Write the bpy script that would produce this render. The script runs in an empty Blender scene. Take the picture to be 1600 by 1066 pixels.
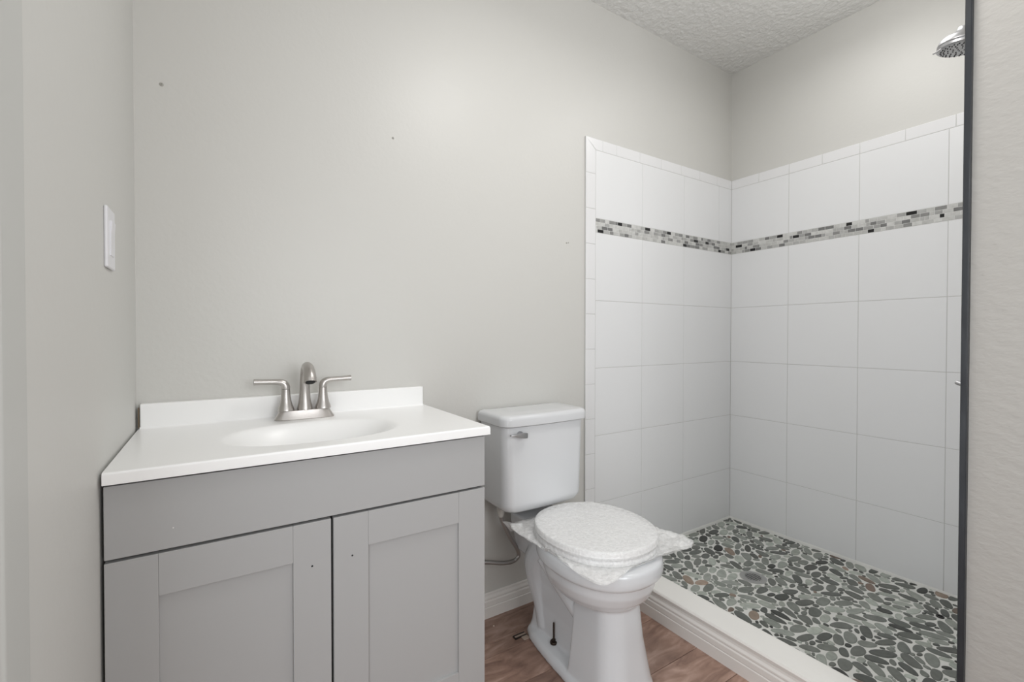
import bpy, bmesh, math, random
import numpy as np
from mathutils import Vector, Matrix

S = bpy.context.scene
COL = S.collection
Z0 = 0.068          # raw z = 0 is the shower floor corner; the bathroom floor lies 68 mm lower and becomes world z = 0

# ------------------------------------------------------------------ camera
F_PX, YAW, PITCH, ROLL = 717.96, .5709, .0126, .0007
cam_d = bpy.data.cameras.new('camera'); cam = bpy.data.objects.new('camera', cam_d); COL.objects.link(cam)
cam_d.sensor_width = 36; cam_d.lens = F_PX / 1600 * 36; cam_d.clip_start = .01
fw = Vector((math.sin(YAW)*math.cos(PITCH), math.cos(YAW)*math.cos(PITCH), -math.sin(PITCH)))
rt = Vector((math.cos(YAW), -math.sin(YAW), 0)); up = rt.cross(fw)
r2 = rt*math.cos(ROLL) + up*math.sin(ROLL); u2 = -rt*math.sin(ROLL) + up*math.cos(ROLL)
M = Matrix.Identity(4)
for i in range(3):
    M[i][0] = r2[i]; M[i][1] = u2[i]; M[i][2] = -fw[i]
M[0][3], M[1][3], M[2][3] = -2.4756, -1.5367, 1.0284 + Z0
cam.matrix_world = M
S.camera = cam

# ------------------------------------------------------------------ world, view, lights
S.view_settings.view_transform = 'Standard'; S.view_settings.look = 'None'
S.view_settings.gamma = 1; S.view_settings.use_curve_mapping = False
S.view_settings.exposure = 0.16
w = bpy.data.worlds.new('world'); S.world = w; w.use_nodes = True
w.node_tree.nodes['Background'].inputs[0].default_value = (.9, .95, 1, 1)
w.node_tree.nodes['Background'].inputs[1].default_value = 1.0

def area(name, loc, rot, size, size_y, power, color, shape='RECTANGLE'):
    l = bpy.data.lights.new(name, 'AREA'); l.shape = shape; l.size = size
    if shape == 'RECTANGLE': l.size_y = size_y
    l.energy = power; l.color = color
    o = bpy.data.objects.new(name, l); COL.objects.link(o); o.location = loc; o.rotation_euler = rot
    return o
# the ceiling lamp's bulb
lp = bpy.data.lights.new('ceiling_lamp_light', 'POINT'); lp.energy = 4.0; lp.shadow_soft_size = .17; lp.color = (1, .985, .96)
lo = bpy.data.objects.new('ceiling_lamp_light', lp); COL.objects.link(lo); lo.location = (-1.45, -.90, 2.34 + Z0)
# added fill light that brightens the shower; no lamp is known there
lp2 = bpy.data.lights.new('shower_fill_light', 'POINT'); lp2.energy = 2.5; lp2.shadow_soft_size = .15; lp2.color = (1, .99, .975)
lo2 = bpy.data.objects.new('shower_fill_light', lp2); COL.objects.link(lo2); lo2.location = (-.50, -.86, 2.30 + Z0)
# the downward share of the ceiling lamp and of the added shower fill
area('ceiling_lamp_downlight', (-1.45, -.90, 2.34 + Z0), (0, 0, 0), .42, .42, 5.2, (1, .985, .96), 'DISK')
area('shower_fill_downlight', (-.50, -.70, 2.40 + Z0), (0, 0, 0), .36, .36, 1.5, (1, .99, .975), 'DISK')
# daylight through the doorway in the left wall beside the camera; behind it an added fill light
area('doorway_daylight', (-2.735, -1.36, 1.02), (math.radians(90), 0, math.radians(-90)), .78, 1.96, 5.4, (.985, .99, 1))
area('back_fill_light', (-1.85, -2.66, 1.45), (math.radians(90), 0, 0), .9, 1.1, 13.5, (.985, .99, 1))

# ------------------------------------------------------------------ mesh helpers (raw coordinates)
def V(*a): return Vector(a)
def finish(o, label=None, cat=None, group=None, kind=None):
    if label: o['label'] = label
    if cat: o['category'] = cat
    if group: o['group'] = group
    if kind: o['kind'] = kind
    return o
def obj(name, bm, mat, parent=None, angle=40, label=None, cat=None, group=None, kind=None):
    me = bpy.data.meshes.new(name)
    for v in bm.verts: v.co.z += Z0
    if parent is not None: off = wloc(parent)
    else:
        xs = [v.co for v in bm.verts]
        off = V((min(c.x for c in xs)+max(c.x for c in xs))/2, (min(c.y for c in xs)+max(c.y for c in xs))/2, min(c.z for c in xs))
    for v in bm.verts: v.co -= off
    bmesh.ops.recalc_face_normals(bm, faces=bm.faces)
    ca = math.radians(angle)
    for f in bm.faces: f.smooth = True
    for e in bm.edges:
        if len(e.link_faces) == 2 and e.calc_face_angle(0) > ca: e.smooth = False
    bm.to_mesh(me); bm.free()
    o = bpy.data.objects.new(name, me); COL.objects.link(o)
    if mat: me.materials.append(mat)
    if angle < 150:
        wn = o.modifiers.new('weighted_normals', 'WEIGHTED_NORMAL'); wn.keep_sharp = True; wn.weight = 90
    if parent is not None: o.parent = parent
    else: o.location = off
    return finish(o, label, cat, group, kind)
def wloc(o):
    l = o.location.copy()
    while o.parent: o = o.parent; l += o.location
    return l
def thing(name, loc, label, cat, group=None):
    o = bpy.data.objects.new(name, None); COL.objects.link(o); o.empty_display_size = .05
    o.location = (loc[0], loc[1], loc[2] + Z0)
    return finish(o, label, cat, group)
def box(bm, x0, x1, y0, y1, z0, z1, bev=0, seg=2):
    r = bmesh.ops.create_cube(bm, size=1)
    vs = r['verts']
    for v in vs:
        v.co = V((x0+x1)/2 + v.co.x*(x1-x0), (y0+y1)/2 + v.co.y*(y1-y0), (z0+z1)/2 + v.co.z*(z1-z0))
    if bev > 0:
        es = list({e for v in vs for e in v.link_edges})
        bmesh.ops.bevel(bm, geom=es, offset=bev, segments=seg, profile=.5, affect='EDGES')
    return bm
def newbox(*a, **k): return box(bmesh.new(), *a, **k)
def loft(bm, rings, cap0=True, cap1=True, close=True):
    L = [[bm.verts.new(p) for p in r] for r in rings]
    n = len(L[0])
    for a, b in zip(L, L[1:]):
        for i in range(n if close else n-1):
            j = (i+1) % n
            bm.faces.new((a[i], a[j], b[j], b[i]))
    if cap0: bm.faces.new(L[0][::-1])
    if cap1: bm.faces.new(L[-1])
    return bm
def super_ring(cx, cy, rx, ry, z, n=2.0, N=48, f=None):
    out = []
    for k in range(N):
        t = 2*math.pi*k/N; c, s = math.cos(t), math.sin(t)
        x = rx*math.copysign(abs(c)**(2/n), c); y = ry*math.copysign(abs(s)**(2/n), s)
        if f: x, y = f(x, y)
        out.append(V(cx+x, cy+y, z))
    return out
def smooth_path(pts, sub=6):
    P = [Vector(p) for p in pts]; out = []
    for i in range(len(P)-1):
        p0 = P[max(i-1, 0)]; p1 = P[i]; p2 = P[i+1]; p3 = P[min(i+2, len(P)-1)]
        for k in range(sub):
            t = k/sub
            out.append(.5*((2*p1)+(-p0+p2)*t+(2*p0-5*p1+4*p2-p3)*t*t+(-p0+3*p1-3*p2+p3)*t**3))
    out.append(P[-1]); return out
def tube(bm, pts, radii, N=16, sub=6, sx=1.0, smooth=True, ref=(0, 0, 1)):
    """pts (x,y,z); radii scalar or list; sx scales the section sideways"""
    if not isinstance(radii, (list, tuple)): radii = [radii]*len(pts)
    if smooth:
        q = smooth_path([(*p,) for p in pts], sub)
        rr = smooth_path([(r, 0, 0) for r in radii], sub); rr = [max(r.x, 1e-4) for r in rr]
    else: q = [Vector(p) for p in pts]; rr = list(radii)
    rings = []; prev = None
    for i, p in enumerate(q):
        t = (q[min(i+1, len(q)-1)] - q[max(i-1, 0)]).normalized()
        if prev is None:
            a = Vector(ref)
            if abs(a.dot(t)) > .95: a = V(0, 1, 0)
            n = (a - t*a.dot(t)).normalized()
        else: n = (prev - t*prev.dot(t)).normalized()
        prev = n; b = t.cross(n)
        rings.append([p + (n*math.cos(2*math.pi*k/N) + b*sx*math.sin(2*math.pi*k/N))*rr[i] for k in range(N)])
    return loft(bm, rings)
def lathe(bm, prof, cx, cy, N=32, n=2.0, sy=1.0):
    return loft(bm, [super_ring(cx, cy, max(r, 1e-4), max(r*sy, 1e-4), z, n, N) for r, z in prof])
def extrude_profile(bm, prof, place, a, b):
    """closed profile [(d,z)], place(t,d,z)->Vector, swept from t=a to t=b"""
    return loft(bm, [[place(a, d, z) for d, z in prof], [place(b, d, z) for d, z in prof]])

# ------------------------------------------------------------------ materials
def mat(name, color, rough=.5, metal=0, bump=None, spec=.5, coat=0, noise=None):
    m = bpy.data.materials.new(name); m.use_nodes = True
    nt = m.node_tree; b = nt.nodes['Principled BSDF']
    b.inputs['Base Color'].default_value = (*color, 1); b.inputs['Roughness'].default_value = rough
    b.inputs['Metallic'].default_value = metal; b.inputs['Specular IOR Level'].default_value = spec
    b.inputs['Coat Weight'].default_value = coat
    tc = nt.nodes.new('ShaderNodeTexCoord')
    if noise:          # (scale, amount): faint mottling of the paint itself
        n = nt.nodes.new('ShaderNodeTexNoise'); n.inputs['Scale'].default_value = noise[0]; n.inputs['Detail'].default_value = 3
        nt.links.new(tc.outputs['Object'], n.inputs['Vector'])
        r = nt.nodes.new('ShaderNodeMapRange'); r.inputs['To Min'].default_value = 1-noise[1]; r.inputs['To Max'].default_value = 1+noise[1]
        nt.links.new(n.outputs['Fac'], r.inputs['Value'])
        mx = nt.nodes.new('ShaderNodeVectorMath'); mx.operation = 'SCALE'; mx.inputs[0].default_value = color
        nt.links.new(r.outputs[0], mx.inputs['Scale']); nt.links.new(mx.outputs[0], b.inputs['Base Color'])
    if bump:           # [(scale, distance, stretch)]
        last = None
        for sc, dist, st in bump:
            mp = nt.nodes.new('ShaderNodeMapping'); mp.inputs['Scale'].default_value = st
            nt.links.new(tc.outputs['Object'], mp.inputs['Vector'])
            n = nt.nodes.new('ShaderNodeTexNoise'); n.inputs['Scale'].default_value = sc; n.inputs['Detail'].default_value = 2.5
            nt.links.new(mp.outputs[0], n.inputs['Vector'])
            bp = nt.nodes.new('ShaderNodeBump'); bp.inputs['Distance'].default_value = dist; bp.inputs['Strength'].default_value = 1
            nt.links.new(n.outputs['Fac'], bp.inputs['Height'])
            if last: nt.links.new(last.outputs[0], bp.inputs['Normal'])
            last = bp
        nt.links.new(last.outputs[0], b.inputs['Normal'])
    return m
WALL = (.635, .628, .60)
M_wall = mat('wall_paint', WALL, .42, bump=[(70, .00045, (1, 1, 1))], spec=.45)
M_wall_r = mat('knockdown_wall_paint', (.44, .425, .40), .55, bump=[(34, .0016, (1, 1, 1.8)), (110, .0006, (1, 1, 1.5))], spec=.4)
M_wall_l = mat('wall_paint_cool', (.635, .632, .608), .5, bump=[(55, .0005, (1, 1, 1))], spec=.4)
M_casing = mat('casing_paint', (.555, .56, .54), .5)
M_ceil = mat('popcorn_ceiling', (.76, .755, .735), .95, bump=[(90, .004, (1, 1, 1))], spec=.1)
M_tile = mat('glazed_white_tile', (.80, .805, .81), .28, spec=.5, bump=[(14, .00035, (1, 1, 1))])
M_trimtile = mat('bullnose_tile', (.80, .80, .805), .2)
M_grout = mat('tile_grout', (.60, .60, .585), .9)
M_pgrout = mat('pebble_grout', (.74, .74, .71), .9, bump=[(160, .001, (1, 1, 1))], noise=(9, .10))
M_mgrout = mat('mosaic_grout', (.72, .72, .71), .9)
M_base = mat('white_trim_paint', (.80, .775, .745), .4)
M_curb = mat('curb_top_paint', (.86, .845, .81), .5, noise=(6, .03), bump=[(40, .0006, (1, 1, 1))])
M_ceram = mat('vitreous_china', (.70, .715, .735), .14, spec=.5, coat=.3)
M_tank = mat('vitreous_china_tank', (.72, .73, .745), .14, spec=.5, coat=.2)
M_plast = mat('white_seat_plastic', (.92, .92, .92), .3)
M_counter = mat('cultured_marble', (.96, .96, .955), .3, spec=.5)
M_cab = mat('grey_cabinet_paint', (.42, .42, .42), .42, spec=.4)
M_dark = mat('dark_gap', (.02, .02, .02), .9)
M_black = mat('black_edge_trim', (.022, .025, .03), .38, spec=.5, noise=(14, .5), bump=[(30, .002, (1, 1, .3))])
M_nickel = mat('brushed_nickel', (.52, .495, .475), .3, 1.0, bump=[(300, .00015, (1, 1, 6))])
M_chrome = mat('chrome', (.50, .50, .51), .38, 1.0)
M_steel = mat('braided_steel', (.48, .465, .45), .35, 1.0, bump=[(420, .0012, (1, 1, 1))])
M_bolt = mat('dark_bolt', (.06, .045, .035), .45, .8)
M_switch = mat('white_switch', (.80, .80, .83), .3)
M_caulk = mat('brown_stain', (.17, .125, .08), .8)
M_nozz = mat('nozzle_rubber', (.05, .05, .05), .6)
M_lamp = mat('lamp_white', (.8, .8, .8), .4)

def mat_wood():
    m = bpy.data.materials.new('wood_look_plank'); m.use_nodes = True; nt = m.node_tree; b = nt.nodes['Principled BSDF']
    b.inputs['Roughness'].default_value = .45
    N = nt.nodes.new; L = nt.links.new
    tc = N('ShaderNodeTexCoord'); at = N('ShaderNodeAttribute'); at.attribute_name = 'plank'
    off = N('ShaderNodeVectorMath'); off.operation = 'SCALE'; off.inputs['Scale'].default_value = 7.0
    L(at.outputs['Color'], off.inputs[0])
    add = N('ShaderNodeVectorMath'); add.operation = 'ADD'; L(tc.outputs['Object'], add.inputs[0]); L(off.outputs[0], add.inputs[1])
    mp = N('ShaderNodeMapping'); mp.inputs['Scale'].default_value = (2.6, 9, 1); L(add.outputs[0], mp.inputs['Vector'])
    n1 = N('ShaderNodeTexNoise'); n1.inputs['Scale'].default_value = 2.4; n1.inputs['Detail'].default_value = 6; n1.inputs['Distortion'].default_value = 1.6
    L(mp.outputs[0], n1.inputs['Vector'])
    n2 = N('ShaderNodeTexNoise'); n2.inputs['Scale'].default_value = 9; n2.inputs['Detail'].default_value = 4; L(add.outputs[0], n2.inputs['Vector'])
    mixf = N('ShaderNodeMath'); mixf.operation = 'MULTIPLY_ADD'; mixf.inputs[1].default_value = .62; L(n1.outputs['Fac'], mixf.inputs[0])
    m2 = N('ShaderNodeMath'); m2.operation = 'MULTIPLY'; m2.inputs[1].default_value = .38; L(n2.outputs['Fac'], m2.inputs[0]); L(m2.outputs[0], mixf.inputs[2])
    cr = N('ShaderNodeValToRGB'); e = cr.color_ramp.elements
    e[0].position = .30; e[0].color = (.155, .088, .068, 1); e[1].position = .70; e[1].color = (.56, .39, .32, 1)
    k = cr.color_ramp.elements.new(.5); k.color = (.34, .215, .165, 1)
    L(mixf.outputs[0], cr.inputs[0])
    sc = N('ShaderNodeMapRange'); sc.inputs['To Min'].default_value = .75; sc.inputs['To Max'].default_value = 1.35
    L(at.outputs['Fac'], sc.inputs['Value'])
    fin = N('ShaderNodeVectorMath'); fin.operation = 'SCALE'; L(cr.outputs[0], fin.inputs[0]); L(sc.outputs[0], fin.inputs['Scale'])
    L(fin.outputs[0], b.inputs['Base Color'])
    bp = N('ShaderNodeBump'); bp.inputs['Distance'].default_value = .0008; L(n1.outputs['Fac'], bp.inputs['Height']); L(bp.outputs[0], b.inputs['Normal'])
    return m
M_wood = mat_wood()
def mat_attr(name, rough, spec=.5, var=.12, scale=40):
    m = bpy.data.materials.new(name); m.use_nodes = True; nt = m.node_tree; b = nt.nodes['Principled BSDF']
    b.inputs['Roughness'].default_value = rough; b.inputs['Specular IOR Level'].default_value = spec
    at = nt.nodes.new('ShaderNodeAttribute'); at.attribute_name = 'tone'
    tc = nt.nodes.new('ShaderNodeTexCoord'); n = nt.nodes.new('ShaderNodeTexNoise'); n.inputs['Scale'].default_value = scale; n.inputs['Detail'].default_value = 5
    nt.links.new(tc.outputs['Object'], n.inputs['Vector'])
    r = nt.nodes.new('ShaderNodeMapRange'); r.inputs['From Min'].default_value = .3; r.inputs['From Max'].default_value = .7
    r.inputs['To Min'].default_value = 1-var; r.inputs['To Max'].default_value = 1+var
    nt.links.new(n.outputs['Fac'], r.inputs['Value'])
    v = nt.nodes.new('ShaderNodeVectorMath'); v.operation = 'SCALE'; nt.links.new(at.outputs['Color'], v.inputs[0]); nt.links.new(r.outputs[0], v.inputs['Scale'])
    nt.links.new(v.outputs[0], b.inputs['Base Color'])
    return m
M_pebble = mat_attr('sliced_pebbles', .45, .45, .14, 45)
M_mosaic = mat_attr('stone_glass_mosaic', .3, .5, .10, 60)
def mat_wrap():
    m = bpy.data.materials.new('bubble_wrap_film'); m.use_nodes = True; nt = m.node_tree; N = nt.nodes.new; L = nt.links.new
    out = nt.nodes['Material Output']; b = nt.nodes['Principled BSDF']
    b.inputs['Base Color'].default_value = (.97, .97, .965, 1); b.inputs['Roughness'].default_value = .3
    b.inputs['Specular IOR Level'].default_value = .8
    tc = N('ShaderNodeTexCoord'); vo = N('ShaderNodeTexVoronoi'); vo.inputs['Scale'].default_value = 110; vo.inputs['Randomness'].default_value = .25
    L(tc.outputs['Object'], vo.inputs['Vector'])
    bp = N('ShaderNodeBump'); bp.invert = True; bp.inputs['Distance'].default_value = .0012; bp.inputs['Strength'].default_value = .8; L(vo.outputs['Distance'], bp.inputs['Height'])
    n = N('ShaderNodeTexNoise'); n.inputs['Scale'].default_value = 70; n.inputs['Detail'].default_value = 5; n.inputs['Distortion'].default_value = .5; L(tc.outputs['Object'], n.inputs['Vector'])
    b2 = N('ShaderNodeBump'); b2.inputs['Distance'].default_value = .0012; L(n.outputs['Fac'], b2.inputs['Height']); L(bp.outputs[0], b2.inputs['Normal'])
    L(b2.outputs[0], b.inputs['Normal'])
    tr = N('ShaderNodeBsdfTransparent'); mx = N('ShaderNodeMixShader')
    r = N('ShaderNodeMapRange'); r.inputs['From Min'].default_value = .25; r.inputs['From Max'].default_value = .75
    r.inputs['To Min'].default_value = .40; r.inputs['To Max'].default_value = .68; L(n.outputs['Fac'], r.inputs['Value'])
    L(r.outputs[0], mx.inputs['Fac']); L(tr.outputs[0], mx.inputs[1]); L(b.outputs[0], mx.inputs[2]); L(mx.outputs[0], out.inputs['Surface'])
    return m
M_wrap = mat_wrap()

# ------------------------------------------------------------------ room shell
CZ = 2.517; FZ = -.068
XL = -2.6545; YB = -2.6
bm = newbox(XL-.1, .12, YB-.1, .12, CZ+.0005, CZ+.1)
def relief(x0, x1, y0, y1, step, seed):
    rs = np.random.RandomState(seed); nx = int((x1-x0)/step)+1; ny = int((y1-y0)/step)+1
    h = rs.rand(nx, ny)
    for _ in range(2): h = (h + np.roll(h, 1, 0) + np.roll(h, -1, 0) + np.roll(h, 1, 1) + np.roll(h, -1, 1))/5
    c = rs.rand(nx//3+2, ny//3+2); c = np.kron(c, np.ones((3, 3)))[:nx, :ny]
    for _ in range(3): c = (c + np.roll(c, 1, 0) + np.roll(c, -1, 0) + np.roll(c, 1, 1) + np.roll(c, -1, 1))/5
    h = (h-h.mean())/h.std() + 1.0*(c-c.mean())/c.std(); h = np.clip(h, -1.2, 2.2)
    g_ = [[bm.verts.new(V(x0+(x1-x0)*i/(nx-1), y0+(y1-y0)*j/(ny-1), CZ-.0008*h[i, j]-.001)) for j in range(ny)] for i in range(nx)]
    for i in range(nx-1):
        for j in range(ny-1): bm.faces.new((g_[i][j], g_[i][j+1], g_[i+1][j+1], g_[i+1][j]))
relief(XL, .010, YB, .010, .0048, 2)
obj('ceiling', bm, M_ceil, kind='structure', angle=170)
# painted wall behind vanity, toilet and shower
wa = obj('wall_back', newbox(XL-.1, .12, .010, .12, FZ-.1, CZ), M_wall, kind='structure')
bm = newbox(XL-.1, XL, -.925, .12, FZ-.1, CZ); box(bm, XL-.1, XL, YB-.1, -1.78, FZ-.1, CZ); box(bm, XL-.1, XL, -1.78, -.925, 1.965, CZ)
obj('wall_left', bm, M_wall_l, kind='structure')
obj('wall_shower', newbox(.010, .12, -1.34, .12, FZ-.1, CZ), M_wall, kind='structure')
# near partition: its face towards the room and the side that closes the shower
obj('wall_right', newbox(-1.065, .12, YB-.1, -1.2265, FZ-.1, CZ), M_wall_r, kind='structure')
# wall behind the camera with a made-up opening that lets the added fill light in
bm = newbox(XL-.1, -2.33, YB-.12, YB, FZ-.1, CZ); box(bm, -1.37, -1.065, YB-.12, YB, FZ-.1, CZ); box(bm, -2.33, -1.37, YB-.12, YB, 1.97, CZ); box(bm, -2.33, -1.37, YB-.12, YB, FZ-.1, .80)
obj('wall_front', bm, M_wall, kind='structure')
# casing edge close to the camera on the left
bm = newbox(XL-.002, XL+.010, -.925, -.845, FZ, 2.03, bev=.0095, seg=6); box(bm, XL-.002, XL+.010, -1.86, -1.78, FZ, 2.03, bev=.0095, seg=6)
obj('trim_1', bm, M_casing, kind='structure')

# nail holes and screw stubs left in the painted wall
for hx, hz, r in ((-2.596, 1.698, .0036), (-1.966, 1.701, .0028), (-1.203, 1.427, .0022), (-1.193, 1.429, .0018)):
    bm = bmesh.new(); 
    loft(bm, [[V(hx+rr*math.cos(2*math.pi*k/14), yy, hz+rr*math.sin(2*math.pi*k/14)) for k in range(14)] for rr, yy in ((r*1.5, .0101), (r*1.2, .0085), (r*.6, .0078), (r*.45, .0095))])
    obj('nail_hole', bm, mat('hole_rim', (.42, .41, .38), .8), wa)

# floor of wood-look planks running parallel to the back wall
rng = random.Random(5)
bm = bmesh.new(); lay = bm.loops.layers.color.new('plank')
seams = [.02, -.122, -.192, -.347, -.5415, -.69, -.85, -1.0, -1.155, -1.31, -1.465, -1.62, -1.775, -1.93, -2.085, -2.24, -2.395, -2.6, -2.95]
for i, (a, b) in enumerate(zip(seams, seams[1:])):
    x = -2.8 - rng.random()*.9
    if i == 1: x = -2.8 + .05
    while x < -1.02:
        x2 = x + 1.2
        if i == 1 and x < -1.56 < x2: x2 = -1.553
        n0 = len(bm.faces); lo = max(x, -2.76); hi = min(x2, -1.03)
        if hi > lo + .01:
            box(bm, lo+.0008, hi-.0008, b+.0009, a-.0009, FZ-.01, FZ, bev=.0012, seg=1)
            t = rng.random(); bm.faces.ensure_lookup_table(); c = (t, rng.random(), rng.random(), 1)
            if i == 0: c = (.45, .3, .2, 1)
            if i == 1: c = (.1, .7, .2, 1)
            for f in bm.faces[n0:]:
                for l in f.loops: l[lay] = c
        x = x2
n0 = len(bm.faces); box(bm, -2.76, -1.03, -2.95, .02, FZ-.03, FZ-.006); bm.faces.ensure_lookup_table()
for f in bm.faces[n0:]:
    for l in f.loops: l[lay] = (0, 0, 0, 1)
obj('floor', bm, M_wood, kind='structure')

# ------------------------------------------------------------------ shower: floor, curb, tiling
def structure_tiles(name, rects, plane, m=M_tile, t=.009, gap=.0011, bev=.0011):
    """rects (a0,a1,z0,z1) on a wall; plane maps (a, depth, z) with depth 0 at the glazed face"""
    bm = bmesh.new()
    for a0, a1, z0, z1 in rects:
        b2 = newbox(a0+gap, a1-gap, 0, t, z0+gap, z1-gap, bev=bev, seg=2)
        me = bpy.data.meshes.new('x'); b2.to_mesh(me); b2.free(); bm.from_mesh(me); bpy.data.meshes.remove(me)
    for v in bm.verts: v.co = plane(v.co.x, v.co.y, v.co.z)
    return obj(name, bm, m, kind='structure')
PA = lambda a, d, z: V(a, d, z)            # back wall
PB = lambda a, d, z: V(d, a, z)            # shower wall (a = y)
PC = lambda a, d, z: V(a, -1.219-d, z)     # plumbing wall facing the back wall
ZT, ZTI, ZM, ZMB, Z1, Z2, Z3, Z4 = 1.909, 1.8583, 1.5542, 1.4907, 1.1848, .88, .5735, .2665
rows = [(-.06, Z4), (Z4, Z3), (Z3, Z2), (Z2, Z1), (Z1, ZMB), (ZM, ZTI)]
ca = [-1.043, -.738, -.4223, -.1196, 0]
rects = []
for i, (z0, z1) in enumerate(rows):
    cs = ca if i == 5 else ca[:3] + [0]
    rects += [(a, b, z0, z1) for a, b in zip(cs, cs[1:])]
structure_tiles('wall_back_tiles', rects, PA)
cb = [-1.2265, -.925, -.62, -.3116, 0]
structure_tiles('wall_shower_tiles', [(a, b, z0, z1) for z0, z1 in rows for a, b in zip(cb, cb[1:])], PB)
cc = [-1.043, -.738, -.43, -.12, 0]
structure_tiles('wall_right_tiles', [(a, b, z0, z1) for z0, z1 in rows for a, b in zip(cc, cc[1:])], PC, t=.0065)
# grout beds
bm = newbox(-1.101, 0.0099, .0012, .0099, -.06, ZT-.001); obj('wall_back_grout', bm, M_grout, kind='structure')
bm = newbox(.0012, .0099, -1.2265, .0012, -.06, ZT-.001); obj('wall_shower_grout', bm, M_grout, kind='structure')
bm = newbox(-1.05, .001, -1.2262, -1.2202, -.06, ZT-.001); obj('wall_right_grout', bm, M_grout, kind='structure')

# bullnose border
def bull(rects_poly, plane, name):
    bm = bmesh.new()
    for poly in rects_poly:
        cx = sum(p[0] for p in poly)/len(poly); cz = sum(p[1] for p in poly)/len(poly)
        def ins(d): 
            out = []
            for p in poly:
                dx, dz = cx-p[0], cz-p[1]
                out.append((p[0]+math.copysign(min(abs(dx), d), dx), p[1]+math.copysign(min(abs(dz), d), dz)))
            return out
        loft(bm, [[V(a, dd, z) for a, z in ins(i)] for i, dd in ((.0009, .0098), (.0009, .0012), (.0016, .0002), (.003, 0))])
    for v in bm.verts: v.co = plane(v.co.x, v.co.y, v.co.z)
    return obj(name, bm, M_trimtile, kind='structure', angle=60)
polys = []
xa, xb = -1.1018, -1.043
polys.append([(xa, ZT-.158), (xb, ZT-.158), (xb, ZTI), (xa, ZT)])
z = ZT-.158
while z > -.06:
    polys.append([(xa, max(z-.157, FZ)), (xb, max(z-.157, FZ)), (xb, z), (xa, z)]); z -= .157
jt = [-1.0, -.912, -.757, -.602, -.447, -.292, -.137, 0]
polys.append([(xb, ZTI), (jt[0], ZTI), (jt[0], ZT), (xa, ZT)])
polys += [[(a, ZTI), (b, ZTI), (b, ZT), (a, ZT)] for a, b in zip(jt, jt[1:])]
bull(polys, PA, 'trim_2')
jb = [-1.2265, -1.10, -.945, -.785, -.62, -.465, -.3116, -.155, 0]
bull([[(a, ZTI), (b, ZTI), (b, ZT), (a, ZT)] for a, b in zip(jb, jb[1:])], PB, 'trim_3')
jc = [-1.043, -.93, -.775, -.62, -.465, -.31, -.155, 0]
bull([[(a, ZTI), (b, ZTI), (b, ZT), (a, ZT)] for a, b in zip(jc, jc[1:])], PC, 'trim_4')

# mosaic accent band: four rows of small stone and glass bricks
def mosaic(name, a0, a1, plane, seed, darks):
    rg = random.Random(seed); bm = bmesh.new(); lay = bm.loops.layers.color.new('tone')
    n = 4; h = (ZM-ZMB)/n
    for r in range(n):
        a = a1 + .0
        first = True
        while a > a0 + .004:
            wd = rg.choice([.031, .031, .031, .0155, .025, .038])
            if first and r % 2: wd *= .5
            first = False
            lo = max(a-wd, a0)
            g = rg.choice([.46, .54, .62, .68, .72, .75, .78, .80])
            c = (g, g, g*.985)
            for (da, dr) in darks:
                if lo <= da < a and dr == r: g = rg.uniform(.035, .07); c = (g, g, g)
            n0 = len(bm.faces)
            z0 = ZMB + r*h
            b2 = newbox(lo+.0007, a-.0007, -.0003, .006, z0+.0007, z0+h-.0007, bev=.0006, seg=1)
            me = bpy.data.meshes.new('x'); b2.to_mesh(me); b2.free(); bm.from_mesh(me); bpy.data.meshes.remove(me)
            bm.faces.ensure_lookup_table()
            for f in bm.faces[n0:]:
                for l in f.loops: l[lay] = (*c, 1)
            a = lo
    for v in bm.verts: v.co = plane(v.co.x, v.co.y, v.co.z)
    o = obj(name, bm, M_mosaic, kind='structure')
    return o
def g(a0, a1, plane, name):
    bm = newbox(a0, a1, .0004, .006, ZMB, ZM)
    for v in bm.verts: v.co = plane(v.co.x, v.co.y, v.co.z)
    obj(name, bm, M_mgrout, kind='structure')
g(-1.043, 0, PA, 'wall_back_mosaic_grout'); g(-1.2265, 0, PB, 'wall_shower_mosaic_grout'); g(-1.043, 0, PC, 'wall_right_mosaic_grout')
mosaic('wall_back_mosaic', -1.043, 0, PA, 3, [(-1.03, 0), (-.895, 3), (-.70, 3), (-.54, 3), (-.43, 0), (-.315, 2), (-.22, 2), (-.105, 0), (-.05, 1)])
mosaic('wall_shower_mosaic', -1.2265, 0, PB, 4, [(-.035, 2), (-.137, 0), (-.26, 3), (-.345, 2), (-.575, 3), (-.668, 0), (-.80, 3), (-.90, 1), (-1.1, 2)])
mosaic('wall_right_mosaic', -1.043, 0, PC, 6, [(-.1, 2), (-.35, 1), (-.6, 3), (-.8, 0)])

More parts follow.
